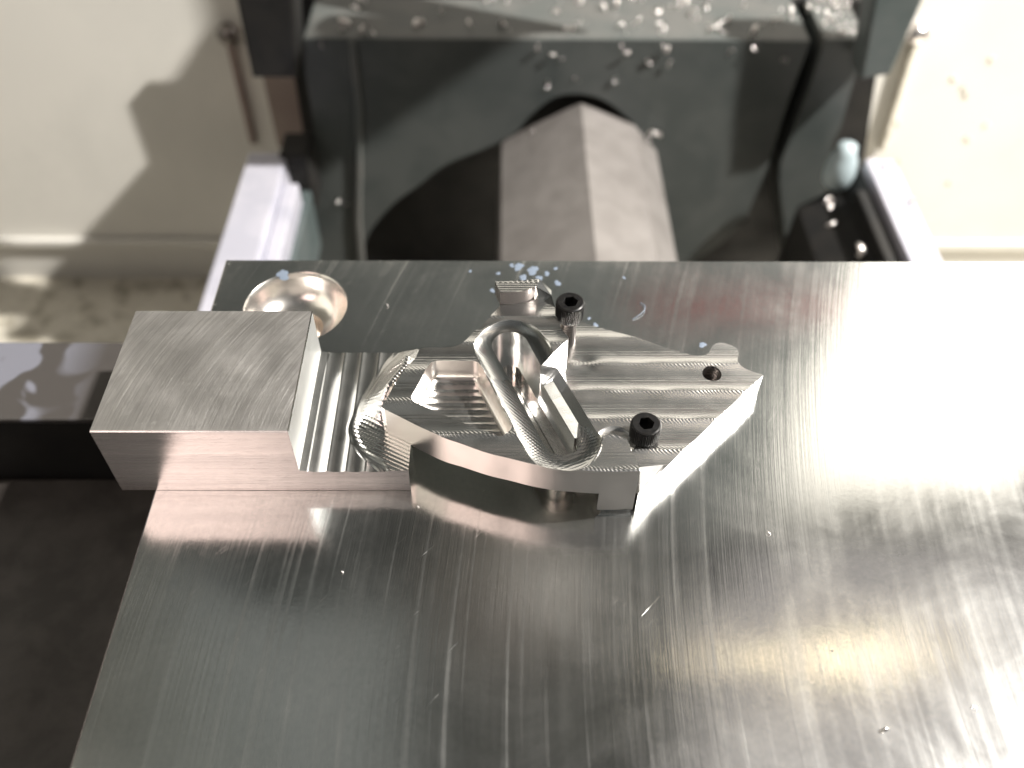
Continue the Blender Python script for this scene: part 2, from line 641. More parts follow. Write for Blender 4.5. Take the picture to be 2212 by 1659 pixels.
# ---- floor tab with grooves and the ball-milled slope up to the body
foot = spline([(33.4, 20.9), (33.0, 20.0), (31.8, 18.1), (30.3, 14.6), (28.7, 10.0), (28.0, 6.8), (28.9, 4.3), (30.2, 2.3), (32.9, -0.1)], 0.5)
lip = [(37.2, 20.2), (36.75, 15.5), (36.75, 13.81), (35.19, 11.12), (34.2, 8.93), (33.56, 6.82), (32.9, 5.6), (33.4, 5.4), (33.68, 5.1), (36.4, 3.3), (36.4, -.3)]
lipd = dens(lip, 0.5, False)


def ztab(X, Y):
    X, Y = np.asarray(X, float), np.asarray(Y, float)
    P = np.stack([X, Y], 1)
    # grooves along Y, cusps between them, closed at the front
    s = ((X - 24.0) / 2.35)
    fr = s - np.floor(s)
    g = 0.22 * (2 * (fr - .5)) ** 2
    z = FT - 0.2 + g
    z = np.where(X < 24.0, FT + 0.14 - 0.2 * np.clip((X - 23) / 1, 0, 1), z)
    side = np.interp(Y, [p[1] for p in foot[::-1]], [p[0] for p in foot[::-1]])
    df = dist_poly(P, foot, False)
    db = dist_poly(P, lipd, False)
    t = np.where(X > side, df / (df + db + 1e-6), 0)
    sm = np.clip((Y - 6.3) / 5.0, 0, 1)
    sm = sm * sm * (3 - 2 * sm)
    tail = np.clip((20.6 - Y) / 5, 0, 1)
    top = 4.30 + 3.9 * sm * tail
    # concave path then crest, short steep drop before the body wall
    h = (top - FT) * np.clip(t / 0.72, 0, 1) ** 1.6 - 0.12 * np.sin(np.clip(t / 0.30, 0, 1) * math.pi)
    h = h - 1.0 * sm * np.clip((t - 0.80) / 0.2, 0, 1)
    q = (X * 0.55 + Y * 1.0)
    h = h + (0.55 + 0.45 * np.clip((Y - 3) / 3 + (32.5 - X), 0, 1)) * (0.075 * np.abs(np.sin(q * math.pi / 0.60)) + .02 * np.sin(2 * math.pi * (X - .5 * Y) / .5)) * np.clip((t - .12) * 5, 0, 1)
    zs = FT + h
    k = np.clip(t * 12, 0, 1)
    return z * (1 - k) + zs * k


tab = [(23.0, 0.0), (36.4, 0.0), (36.4, 4.3), (36.38, 5.0), (34.5, 5.9), (33.6, 6.6), (34.5, 8.9), (35.5, 11.1), (37.0, 13.8), (37.2, 15.2), (37.2, 20.0), (23.0, 20.0)]
field('ribbed_tab', tab, ztab, M['tab'], wp, dx=0.13, dy=0.16)
wall('tab_front', [(23.0, 0.0), (36.4, 0.0)], ztab, 0.05, M['side'], wp)
wall('tab_end', [(36.4, 0.0), (36.4, 4.3), (36.38, 5.0)], ztab, 0.05, M['wall'], wp)
wall('tab_back', [(37.2, 20.0), (23.0, 20.0)], ztab, 0.05, M['side'], wp)
wall('block_end', [(23.0, 0.0), (23.0, 20.0)], 12.0, FT - .3, M['endw'], wp, step=30)

# ---- body
nrm, dr = np.array([.922, .388]), np.array([.388, -.922])
SA = nrm * 51.5 + dr * 3.7
SB = nrm * 51.5 + dr * 19.7
RA = nrm * 51.3 + dr * 4.4
RB = nrm * 51.3 + dr * 20.1
SR, RR = 2.4, 4.75


def dseg(X, Y, A, B):
    P = np.stack([X, Y], 1)
    ab = B - A
    t = np.clip(((P - A) @ ab) / (ab @ ab), 0, 1)
    q = P - (A + t[:, None] * ab)
    return np.hypot(q[:, 0], q[:, 1]), ((P - A) @ dr)


def rows(X, Y, y_ref, pitch, amp):
    s = (Y - y_ref) / pitch
    fl = np.floor(s)
    fr = s - fl                                 # 0 at a cusp, rising away from the viewer
    z = amp * (2 * (fr - .5)) ** 2
    cusp = np.exp(-((np.minimum(fr, 1 - fr) * pitch) / 0.42) ** 2)
    z = z + 0.040 * (.55 + .45 * np.sin(X * .83 + fl * 2.1) * np.sin(X * .31 + fl)) * cusp * np.sin(2 * math.pi * (X + 0.9 * (Y - y_ref - pitch * fl)) / 0.50 + fl * 1.7 + 1.6 * np.sin(X * 1.1 + fl))
    mid = np.exp(-(((fr - .47) * pitch) / 0.55) ** 2)
    z = z + 0.016 * mid * np.cos(2 * math.pi * (fr - .47) * pitch / 0.46)
    z = z + 0.004 * np.sin(2 * math.pi * (Y + 0.25 * np.sin(X * .7 + fl)) / 0.31) * (fr > .1) * (fr < .5)
    return z


def zflat(X, Y):
    return np.minimum(8.8 + 0.08 * (Y + 2), 9.8)


def zbody(X, Y):
    X, Y = np.asarray(X, float), np.asarray(Y, float)
    z = zflat(X, Y) + rows(X, Y, 6.72, 4.85, 0.28) - 0.08
    d, t = dseg(X, Y, RA, RB)
    u = np.clip((RR - d) / (RR - SR), 0, 1)
    dish = 0.62 * np.sin(np.clip(u * 1.05, 0, 1) * math.pi / 2) ** 0.75
    tex = 0.013 * np.sin(2 * math.pi * (d * 0.9 + t * 0.42) / 0.36) * np.clip(u * 6, 0, 1) * np.clip((t - 3) / 5, 0.15, 1)
    tex = tex + 0.010 * np.sin(2 * math.pi * (t - d * .2) / 0.40) * np.clip((t - 10) / 5, 0, 1) * np.clip(u * 6, 0, 1)
    zr = zflat(X, Y) + 0.05 - dish + tex
    return np.where(u > 0, zr, z)


fr_top = spline([(33.44, 5.59), (35.66, 4.37), (38.09, 2.9), (40.7, 1.45), (43.1, 0.55), (46.2, -0.68), (49.0, -1.5), (51.4, -2.25),
                 (54.06, -2.83), (56.8, -3.14), (60.0, -3.37), (64.06, -3.29)], 0.35)
end = [(64.15, -2.7), (62.9, 1.2), (60.9, 2.0)]
ringarc_r = [(60.2, 1.15), (59.4, 2.42)]
notch1 = [(58.9, 2.9), (58.3, 3.25), (57.8, 3.5), (57.2, 3.95)]


def slotpt(n_, t_):
    p = nrm * n_ + dr * t_
    return (float(p[0]), float(p[1]))


def arc(c, r, a0, a1, n):
    return [(c[0] + r * math.cos(a0 + (a1 - a0) * i / n), c[1] + r * math.sin(a0 + (a1 - a0) * i / n)) for i in range(n + 1)]


an = math.atan2(nrm[1], nrm[0])
bot_arc = arc(SB, SR, an, an - math.pi, 22)[1:]        # right side, round the near end, to the left side
top_arc = arc(SA, SR, an + math.pi, an, 22)            # left side, round the far end, to the right side
slot_edge = bot_arc + top_arc
st1, st2 = (52.86, 12.97), (56.5, 16.95)
back = [(56.59, 17.47), (55.8, 19.0), (55.25, 20.9), (55.05, 23.0), (54.5, 25.2)]
lugb = [(52.85, 24.95), (51.06, 24.1), (49.29, 23.78), (47.63, 23.7)]
backl = [(46.1, 20.9), (44.7, 19.0)] + spline([(44.17, 18.7), (43.7, 17.9), (43.1, 16.8), (42.3, 16.0), (41.2, 15.65)], .3)[:-1] + \
    [(41.2, 15.62), (39.1, 15.6), (37.8, 15.55), (37.3, 15.4), (37.1, 15.1)]
left = [(36.75, 13.81), (35.19, 11.12), (34.2, 8.93), (33.56, 6.82), (33.0, 5.9)]
body_outer = fr_top + end + ringarc_r + notch1 + slot_edge + [st1, st2] + back + lugb + backl + left
pk = roundpoly([(36.35, 6.9), (38.9, 13.35), (44.75, 13.35), (49.25, 2.9), (47.9, 1.35)], [1.0, 1.2, 1.1, 1.0, .8])
body = field('body', body_outer, zbody, M['body'], wp, [pk], dx=0.095, dy=0.095)
# the contour milled rim round the slot has a finish of its own: give those faces the ring material
body.data.materials.append(M['ring'])
vs = np.zeros(len(body.data.vertices) * 3)
body.data.vertices.foreach_get('co', vs)
vs = vs.reshape(-1, 3) / S + np.array(ORG[wp.name])
dd, _ = dseg(vs[:, 0], vs[:, 1], RA, RB)
for p in body.data.polygons:
    if all(dd[i] < RR + 0.02 for i in p.vertices):
        p.material_index = 1
BZ = 4.28
wall('front_wall', [p for p in fr_top if p[0] < 59.5] + [(59.6, -3.36)], zbody, BZ, M['soft'], wp, smooth=True)
wall('front_leg', [(59.6, -3.36)] + [p for p in fr_top if p[0] > 59.9], zbody, 0.75, M['soft'], wp, smooth=True)
# fillet foot of the leg
V, F = wallstrip(range(12), [[(59.6 + 4.3 * i / 11, -3.36 - .0, 0.75 - 0.0) for i in range(12)],
                             [(59.9 + 4.0 * i / 11, -3.30, 0.45) for i in range(12)],
                             [(60.2 + 3.7 * i / 11, -3.05, 0.2) for i in range(12)],
                             [(60.2 + 3.7 * i / 11, -2.6, 0.08) for i in range(12)]])
mesh('leg_foot', V, [f[::-1] for f in F], M['bright'], wp, smooth=True)
wall('left_wall', [(37.1, 15.1)] + left + [fr_top[0]], zbody, 4.0, M['wallx'], wp)
wall('back_wall', back + lugb[:1], zbody, 3.6, M['wall'], wp)
wall('back_profile', [lugb[-1]] + backl, zbody, BZ, M['wall'], wp)
wall('rim_back', end + ringarc_r + notch1, zbody, 3.6, M['wall'], wp)
wall('step_face', [st1, st2, (56.59, 17.47)], zbody, 3.7, M['bright'], wp, smooth=False)
flat('underside', [p for p in dens(fr_top, .8, False)] + end + ringarc_r + notch1 + slot_edge + [st1, st2] + back + lugb + backl + left, BZ, M['under'], wp,
     down=True)
# slope at the right end of the rim
mesh('end_chamfer', [(64.15, -2.7, 8.85), (64.06, -3.29, 8.85), (64.5, -3.1, 3.95), (68.0, 1.1, 4.05)],
     [[0, 1, 2, 3]], M['scuff'], wp)

# ---- slot walls: upper bore, ledge, narrow slot
LZ = 4.5
i0 = len(bot_arc)
wall('slot_wall', notch1[-1:] + slot_edge + [st1], zbody, LZ, M['slotw'], wp, smooth=True, auto=40)
in_l = arc(SB + nrm * -0.15, 1.35, an, an - math.pi, 16) + arc(SA + nrm * -0.15 + dr * .6, 1.35, an + math.pi, an, 16)
out_l = arc(SB, SR + .02, an, an - math.pi, 22) + arc(SA, SR + .02, an + math.pi, an, 22)
flat('slot_ledge', out_l, LZ, M['tab'], wp, [in_l])
wall('slot_inner_wall', in_l, LZ, 0.25, M['wall'], wp, closed=True, smooth=True, auto=40)
# low rail on the right of the slot where the wing cut went through its rim
ri = [slotpt(53.9, t) for t in np.linspace(7.4, 18.6, 34)]
ro = [slotpt(57.6, t) for t in np.linspace(5.0, 20.0, 34)]
mi = [((a[0] * .55 + c[0] * .45), (a[1] * .55 + c[1] * .45)) for a, c in zip(ri, ro)]
rg = random.Random(4)
rz = lambda i: 6.0 - (1.5 * max(0, 1 - i / 5)) + 0.03 * rg.random()
top_o = [slotpt(56.9, t) for t in np.linspace(5.6, 19.4, 34)]
low_o = [slotpt(57.3, t) for t in np.linspace(5.4, 19.6, 34)]
V, F = wallstrip(ri, [[(a, c, rz(i)) for i, (a, c) in enumerate(ri)],
                      [(a, c, 5.50 - 1.0 * max(0, 1 - i / 4) + 0.02 * rg.random()) for i, (a, c) in enumerate(mi)],
                      [(a, c, 6.0 - 1.4 * max(0, 1 - i / 4)) for i, (a, c) in enumerate(top_o)],
                      [(a, c, 3.8) for a, c in low_o]])
mesh('slot_rail', V, [f[::-1] for f in F], M['ring'], wp, smooth=True, auto=35)
wall('rail_wall', ri, 6.0, LZ - .02, M['slotw'], wp, smooth=True, flip=False)

# ---- pocket
pkd = dens(pk, 0.3)
A_ = np.array(pkd)
nx = np.roll(A_, -1, 0) - np.roll(A_, 1, 0)
nx = nx / np.linalg.norm(nx, axis=1)[:, None]
area = 0.5 * np.sum(A_[:, 0] * np.roll(A_[:, 1], -1) - np.roll(A_[:, 0], -1) * A_[:, 1])
inn = np.stack([-nx[:, 1], nx[:, 0]], 1) * (1 if area > 0 else -1)
PZ = 6.35
lev = []
for off, dz in ((0.80, 0.0), (0.50, 0.08), (0.20, 0.30), (0.05, 0.62), (0.0, 0.95)):
    q = A_ + inn * off
    lev.append([(float(a), float(c), PZ + dz) for a, c in q])
zt = zbody(A_[:, 0], A_[:, 1])
lev.append([(float(a), float(c), float(d)) for (a, c), d in zip(A_, zt)])
V, F = wallstrip(pkd, lev, closed=True)
mesh('pocket_wall', V, F, M['soft'], wp, smooth=True)


def zpk(X, Y):
    s = (Y - 1.0) / 1.15
    fr = s - np.floor(s)
    return PZ + 0.10 * (2 * (fr - .5)) ** 2 - 0.02 + 0.012 * np.sin(X / 0.21 + np.floor(s) * 2) * (np.abs(fr - .5) > .38)


field('pocket_floor', [(float(a), float(c)) for a, c in (A_ + inn * 0.74)], zpk, M['wing'], wp, dx=0.15, dy=0.10)

# ---- lug at the back
lf = lugb[::-1]
lugtop = [(47.63, 23.85), (48.66, 23.75), (50.71, 24.35), (52.28, 25.3), (52.9, 26.0), (53.6, 27.2), (50.5, 26.2), (49.7, 26.05), (48.3, 26.1), (46.9, 25.9)]


def zlug(X, Y):
    return 12.0 - 0.03 + 0.05 * np.sin(np.asarray(X) * 9) * (np.asarray(Y) > 25.6) + 0.02 * np.sin(np.asarray(Y) * 14)


lugtop = [(47.6, 23.75)] + spline([(47.63, 23.75), (49.29, 23.8), (51.06, 24.15), (52.4, 25.0)], .25)[1:-1] + [(52.4, 25.0), (53.0, 26.4), (51.0, 26.15), (49.0, 25.95), (46.9, 25.85)]
field('lug', lugtop, zlug, M['body'], wp, dx=.15, dy=.12)
wall('lug_wall', lugtop, zlug, 9.5, M['wallx'], wp, closed=True, smooth=True, auto=40)
# low flank running down from the lug to the wing behind the first screw
mesh('lug_flank', [(52.4, 25.0, 11.9), (53.0, 26.4, 11.9), (54.6, 25.4, 9.9), (55.05, 23.0, 9.7), (52.85, 24.95, 9.75), (54.7, 27.3, 9.0)],
     [[0, 4, 3, 2], [0, 2, 1], [1, 2, 5]], M['ring'], wp)

# ---- wing
wb = spline([(57.0, 27.0), (59.65, 25.98), (67.68, 22.56), (71.6, 20.8), (73.76, 19.96), (74.8, 19.7), (75.6, 19.73), (76.4, 20.2), (77.0, 21.3), (77.62, 21.95),
             (78.66, 22.07), (79.96, 21.6), (80.6, 20.8), (80.5, 19.8), (80.15, 18.9), (80.27, 17.9), (81.2, 17.1), (83.25, 16.17)], 0.4)
RC = (64.45, -3.07)
wing_outer = [(57.0, 27.0)] + wb[1:] + [RC, (60.2, -2.9), (58.9, 2.6), (59.2, 8.0), slotpt(55.6, 9), slotpt(53.8, 6.5), slotpt(53.8, 4.6), (56.0, 17.2)]
TH = (76.3, 16.35)


def zwing(X, Y):
    X, Y = np.asarray(X, float), np.asarray(Y, float)
    z = 4.0 + rows(X, Y, 18.04, 4.87, 0.30) - 0.09
    # dips where the cutter came down beside the step and the second screw
    d = np.hypot((X - 59.2), (Y - 18.3) * 1.3)
    z = z - 0.30 * np.exp(-(d / 1.5) ** 2)
    d2 = np.hypot(X - 62.2, Y - 4.6)
    z = z - 0.22 * np.clip(1 - (d2 / 2.6) ** 6, 0, 1)
    return z


field('wing', wing_outer, zwing, M['wing'], wp, [circ(TH, 1.3, 40)], dx=0.11, dy=0.11)
wall('wing_end_wall', [RC, (83.25, 16.17)], zwing, 0.05, M['bright'], wp, step=0.3)
wall('wing_back_wall', wb, zwing, 0.05, M['wall'], wp, smooth=True, flip=True)
wall('wing_left_wall', [(60.2, -2.9), (58.9, 2.6), (59.2, 8.0), slotpt(55.6, 9)], 4.2, 0.05, M['wall'], wp)


def thread_prof(r, z0, z1, p, depth, n, turns_n=36):
    """helical thread surface as a grid"""
    V, F = [], []
    m_ = int((z1 - z0) / p * 8)
    for j in range(m_ + 1):
        zz = z0 + (z1 - z0) * j / m_
        for i in range(turns_n):
            a = 2 * math.pi * i / turns_n
            ph = ((zz - z0) / p - i / turns_n) % 1.0
            rr = r - depth * abs(2 * ph - 1)
            V.append((rr, a, zz))
    for j in range(m_):
        for i in range(turns_n):
            k = (i + 1) % turns_n
            F.append([j * turns_n + i, j * turns_n + k, (j + 1) * turns_n + k, (j + 1) * turns_n + i])
    return V, F


V, F = thread_prof(1.3, 0.4, 3.75, 0.5, 0.16, 0)
V = [(TH[0] + r * math.cos(a), TH[1] + r * math.sin(a), z) for r, a, z in V]
mesh('threaded_hole', V, [f[::-1] for f in F], M['steel'], wp, smooth=True)
rimh = dens(circ(TH, 1.3, 40), 1)
zr_ = zwing(np.array(rimh)[:, 0], np.array(rimh)[:, 1])
V, F = wallstrip(rimh, [[(a, c, 3.7) for a, c in rimh], [(a, c, float(z)) for (a, c), z in zip(rimh, zr_)]], closed=True)
mesh('hole_rim', V, [f[::-1] for f in F], M['bright'], wp, smooth=True)


# ================================================================== SCREWS
def screw(cx, cy, zb_, ztop, label, shank_to):
    t = thing('socket_head_screw', label, 'screw', (cx, cy, shank_to), 'black screws in the workpiece')
    R, n = 1.95, 44 * 6
    hz = zb_

    def mod(j, i, r):
        if 2 <= j <= 6:
            ph = (i % 6)
            return r - (0.13 if ph in (0, 5) else 0.05 if ph in (1, 4) else 0)
        return r
    prof = [(1.2, hz), (1.82, hz), (R - .02, hz + .28), (R, hz + .36), (R, hz + 1.0), (R, ztop - .45), (R - .02, ztop - .30), (R - .10, ztop - .12), (R - .28, ztop)]
    V, F = lathe(prof, cx, cy, n, mod)
    # top ring to the hexagon
    hexr = 1.02
    hexp = []
    for i in range(n):
        a = 2 * math.pi * i / n
        s_ = (a - 0.15) % (math.pi / 3) - math.pi / 6
        hexp.append((hexr * 0.866 / math.cos(s_)) if True else 0)
    base = len(V)
    for i in range(n):
        a = 2 * math.pi * i / n
        V.append((cx + (hexp[i] + .05) * math.cos(a), cy + (hexp[i] + .05) * math.sin(a), ztop))
    for i in range(n):
        k = (i + 1) % n
        F.append([base - n + i, base - n + k, base + k, base + i])
    hdo = mesh('head', V, F, M['black'], t, smooth=True, auto=28)
    V, F = [], []
    for dz, sc in ((0.0, .05), (-0.05, 0.0), (-1.15, 0.0)):
        for i in range(n):
            a = 2 * math.pi * i / n
            V.append((cx + (hexp[i] + sc) * math.cos(a), cy + (hexp[i] + sc) * math.sin(a), ztop + dz))
    for j in range(2):
        for i in range(n):
            k = (i + 1) % n
            F.append([j * n + i, j * n + k, (j + 1) * n + k, (j + 1) * n + i])
    c = len(V)
    V.append((cx, cy, ztop - 1.5))
    for i in range(n):
        F.append([2 * n + i, 2 * n + (i + 1) % n, c])
    mesh('hex_socket', V, F, M['black'], hdo, smooth=True, auto=25)
    V, F = thread_prof(1.12, shank_to, hz - .35 if hz > shank_to + 1 else hz, 0.45, 0.17, 0)
    V = [(cx + r * math.cos(a), cy + r * math.sin(a), z) for r, a, z in V]
    mesh('threaded_shank', V, F, M['steel'], t, smooth=True)
    if hz > shank_to + 1:
        V, F = lathe([(1.0, hz - .5), (1.25, hz - .32), (1.35, hz), (1.6, hz + .03)], cx, cy, 40)
        mesh('shoulder', V, F, M['steel'], t, smooth=True)
    return t


screw(56.95, 22.25, 8.95, 11.75, 'black socket head screw standing tall on its bare thread behind the slot', 3.0)
screw(65.95, 5.55, 4.15, 6.75, 'black socket head screw driven down flush onto the ribbed wing', 2.0)

# ================================================================== VISE, LOW ON THE LEFT
vs_ = thing('machine_vise', 'dark painted vise body with oil stained top bar left of the plate', 'vise', (-40, 0, -120))
V, F = box(-200, 3.0, 31.6, 49.6, -60, -26.2, .2)
mesh('bar_body', V, F, M['blk'], vs_)  # shade on the front of the bar put into the near-black colour
V, F = box(-200, 3.0, 31.5, 49.7, -26.2, -25, .4)
mesh('top_bar', V, F, M['visetop'], vs_)
V, F = box(-200, 3.2, -120, 31.2, -80, -42, .4)
mesh('lower_body', V, F, M['vise'], vs_)
V, F = box(3.5, 185, -60, 42, -80, -25.5, .4)
mesh('jaw', V, F, M['castd'], vs_)

# ================================================================== MACHINE BEHIND
YC = 230
YW = 285
mc = thing('machine_casting', 'dark grey painted machine casting with arched opening, out of focus behind the plate', 'machine', (70, 250, -260))
arch = spline([(-17, -178), (-13.8, -162.2), (-7.8, -146.9), (3.2, -132.6), (14.1, -123.4), (25.6, -113.5), (41.0, -106.0), (51.6, -99.8), (57.6, -91.9), (65.9, -84.5),
               (73.4, -82.8), (81.9, -84.1), (90.9, -89.8), (100, -100), (108, -116), (112, -178)], 2.0)
outl = [(-40.8, -178), (-40.8, -162), (-37.8, -149), (-27.6, -124), (-24, -108), (-23.3, -93), (-23.0, -74), (-21.4, -62),
        (154.2, -62), (152.1, -86), (151, -114), (147.8, -139), (140, -153), (131.5, -161.6), (118, -178)]
V, F = prism_y([(a, b_) for a, b_ in outl[::-1]][0:0] + outl + arch[::-1], YC, YC + 30, 0.0)
mesh('front_plate', V, F, M['cast'], mc)
V, F = prism_y([(159.6, -62), (159.2, -80.7), (156, -112.7), (157.8, -122.5), (176, -178), (193, -178), (176.9, -124.9), (173.9, -103.3), (175, -96.6), (174.1, -74.4), (174.2, -62)], YC + 1, YC + 28)
mesh('right_flange', V, F, M['cast'], mc)
V, F = prism_y([(-40, -260), (-34, -62.6), (190, -62.6), (225, -260)][::-1], YC + 31, YC + 34)
mesh('recess', V, F, M['castd'], mc)  # near-black sheet, its colour stands for the shade inside the openings
V, F = prism_y([(-15.5, -178), (-13.2, -140), (-9.6, -115), (-6.6, -86), (-6.0, -62.3), (-3.6, -62.3), (-4.0, -86), (-7.2, -115), (-10.6, -140), (-12.8, -178)][::-1], YC - 2.0, YC + 1, 0.7)
mesh('edge_ridge', V, F, M['ledge'], mc)  # vertical highlight on the casting put into a lighter ridge
V, F = box(-21.2, 154, YC + .5, 268, -66, -61.9, .8)
mesh('top_ledge', V, F, M['ledge'], mc)
V, F = box(159.4, 174.4, YC + 1.5, 268, -66, -61.8, .5)
mesh('flange_top', V, F, M['ledge'], mc)

# upper machine: column and spindle head that the metal mirrors
hd = thing('spindle_head', 'dark machine column and spindle head above and behind the plate', 'machine', (60, 300, 60))
V, F = prism_y([(-160, 30), (-160, 560), (228, 560), (224, 30)][::-1], 270, 284)
mesh('column', V, F, M['cast'], hd)
V, F = box(0, 140, 70, 269, 330, 640, 6)
mesh('head_casting', V, F, M['cast'], hd)
V, F = box(-110, 222, 262, 267, 34, 158, 1)
mesh('added_pale_reflector', V, F, M['cream'], hd)  # reflector added out of view to brighten metal faces that tilt back
V, F = lathe([(0.01, 265), (24, 265), (26, 268), (26, 300), (40, 306), (40, 329)], 50, 150, 48)
mesh('spindle_nose', V, [f for f in F], M['tube'], hd, smooth=True, auto=40)
V, F = box(115, 230, 266, 269.5, 221, 229, 1)
mesh('warning_strip', V, F, M['red'], hd)

tb = thing('way_cover_tube', 'grey metal faceted tube reaching out of the arched opening', 'machine cover', (76, 150, -118))
oc = []
cxo, czo = 76.5, -118.5
octo = [(76.3, -87.5), (97.0, -96.0), (106.5, -107), (109, -125), (100, -142), (76, -152), (54, -142), (45.5, -125), (47.0, -104.5), (59.3, -97)]
for i in range(len(octo)):
    a, c = octo[i], octo[(i + 1) % len(octo)]
    V = [(a[0], 18, a[1]), (c[0], 18, c[1]), (c[0], 232, c[1]), (a[0], 232, a[1])]
    mesh('facet', V, [[0, 1, 2, 3]], M['tube'], tb)
mesh('tube_end', [(a, 232.0, c) for a, c in octo], [list(range(len(octo)))], M['tube'], tb)


def rail(x0_, x1_, ztop_, label, inner, y_end):
    t = thing('linear_rail', label, 'machine rail', ((x0_ + x1_) / 2, 120, ztop_ - 40), 'pale rails on either side of the casting')
    V, F = box(x0_, x1_, 30, y_end, ztop_ - 14, ztop_, .8)
    mesh('rail_top', V, F, M['rail'], t)
    s = 1 if inner > 0 else -1
    a, c = (x1_, x1_ + 5.5) if s > 0 else (x0_ - 5.5, x0_)
    V, F = box(a + .2 if s > 0 else a, c if s > 0 else c - .2, 30, y_end - 13, ztop_ - 16, ztop_ - 4, .8)
    mesh('rail_flange', V, F, M['rail'] if s > 0 else M['blk'], t)
    V, F = box(x0_ + 1.5, x1_ - 1.5, 30, y_end - 2, ztop_ - 70, ztop_ - 14.5, .5)
    mesh('rail_base', V, F, M['blk'], t)
    return t


rail(-46.2, -32.0, -100, 'pale lavender steel rail left of the casting with a square end', 1, 218)
rail(181.0, 191.8, -100, 'chip dusted pale rail right of the casting with a dark inner side', -1, 215.5)
t = thing('rail_carriage', 'black blocky carriage at the head of the left rail', 'machine part', (-28, 222, -120))
V, F = box(-34.5, -23.5, 214, 229, -123, -98.5, 1.2)
mesh('block', V, F, M['blk'], t)
V, F = box(-31.8, -24.5, 160, 213, -140, -113, 1)
mesh('bracket', V, F, M['teal'], t)
t = thing('right_guard', 'black inner guard beside the right rail', 'machine cover', (166, 180, -150))
V, F = prism_y([(158, -178), (161, -121), (174, -112), (180.5, -104), (180.5, -178)][::-1], 60, 214)
mesh('panel', V, F, M['blk'], t)

# blocks hanging in at the top
t = thing('black_bracket', 'flat black bracket hanging at top left beside the casting', 'bracket', (-28, 220, -68))
V, F = prism_y([(-36.2, -10), (-36.8, -43), (-37.4, -67.8), (-22.0, -67.8), (-18.9, -43), (-16, -10)][::-1], 214, 229, 1.0)
mesh('plate', V, F, M['blk'], t)
t = thing('grey_green_cover', 'grey green cover block at the top right beside the casting', 'machine cover', (174, 222, -68))
V, F = prism_y([(164, -10), (166.3, -43), (169.9, -68.6), (179.8, -66.7), (181.6, -42), (184, -10)][::-1], 216, 228, 1.0)
mesh('plate', V, F, M['teal'], t)
t = thing('taupe_panel', 'dull taupe panel between the black bracket and the left rail', 'panel', (-32, 262, -120))
V, F = box(-48, -20, 262, 266, -128, -60, .5)
mesh('sheet', V, F, M['taupe'], t)
# coolant nozzle
t = thing('coolant_nozzle', 'pale blue rounded coolant nozzle at the head of the right rail', 'nozzle', (172, 218, -115))
prof = [(0.01, -113), (3.4, -112), (5.4, -109.5), (5.9, -105), (5.2, -100), (3.8, -97), (3.4, -94), (0.01, -93.5)]
V, F = lathe(prof, 173, 215, 28)
mesh('tip', V, F, M['nozzle'], t, smooth=True)

# ------------------------------------------------------------------ enclosure
wallm = M['cream']
V, F = join([box(-420, 520, YW, YW + 4, -196, 490), ])
tag(mesh('enclosure_wall', V, F, wallm), kind='structure')
V, F = join([box(-420, 520, YW - 3.5, YW - 0.02, -200.5, -195.5, 1.2), box(-420, 520, YW + .02, YW + 6, -224, -199)])
tag(mesh('wall_lip', V, F, wallm), kind='structure')
V, F = box(-420, 520, -150, YW + 4, -228, -223.2)
tag(mesh('chip_pan', V, F, M['pan']), kind='structure')

V, F = box(-236, -230, -160, YW, 60, 1000)
tag(mesh('side_wall', V, F, mat('grey_green_side_panel', (0.62, 0.62, 0.56), 0.6)), kind='structure')

# added sheets, out of view, cut to throw the shadow on the left wall
gd = thing('shadow_sheets', 'dark sheet metal added unseen above the casting to throw a wall shadow', 'shadow sheet', (90, 190, 70))
LP = np.array(KEY, float)


def carried(pts, Y):
    out = []
    for p in pts:
        p = np.array(p, float)
        t_ = (Y - p[1]) / (LP[1] - p[1])
        q = p + (LP - p) * t_
        out.append((float(q[0]), float(q[2])))
    return out


sh1 = [(-73.1, YW, -50), (-73.2, YW, -86.9), (-109.0, YW, -128.7), (-109.8, YW, -149.2), (-111.4, YW, -164.7), (-115.7, YW, -189.6), (-119.9, YW, -192.5), (-121.5, YW, -182.5),
       (-131.2, YW, -181.1), (-141.1, YW, -183.9), (-159.6, YW, -198.5), (-183.7, YW, -220.2), (-60, YW, -222), (-56, YW, -140), (-50, YW, -50)]
sh2 = [(-158, YW, -197), (-183.7, YW, -220.2), (-186, 284.8, -223), (-196, 240, -223), (-150, 240, -223), (-60, YW, -205)]
for sh, Y in ((sh1, 230), (sh2, 192)):
    g_ = carried(sh, Y)
    V, F = prism_y(g_, Y, Y + 1.5)
    mesh('sheet', V, F, M['cast'], gd)

# ------------------------------------------------------------------ bolts with rods on the wall
for (x, z, x2, z2, lab, mm_) in ((-64.1, -88.5, -64.4, -139.0, 'round headed bolt on the shaded cream wall left of the black bracket', M['tube']),
                                 (216.0, -86.5, 218.8, -141.5, 'shiny round headed bolt on the bright cream wall at the right', M['steel'])):
    t = thing('wall_bolt', lab, 'bolt', (x, YW, z), 'round headed bolts on the back wall')
    V, F = lathe([(0.01, 0), (4.2, 0.2), (4.6, 2), (4.2, 4), (2.6, 5.6), (0.01, 6.2)], 0, 0, 24)
    V = [(x + a, YW - c, z + b_) for a, b_, c in V]
    mesh('head', V, [f[::-1] for f in F], M['chip'] if x > 0 else M['steel'], t, smooth=True)
    V, F = lathe([(1.7, 0), (1.7, 1)], 0, 0, 12)
    d_ = Vector((x2 - x, 0, z2 - z))
    V = [(x + a + d_.x * c, YW - 2.5 + b_, z + d_.z * c) for a, b_, c in V]
    mesh('rod', V, F, M['taupe'] if x < 0 else M['pan'], t, smooth=True)

# ------------------------------------------------------------------ chips
rc = random.Random(8)


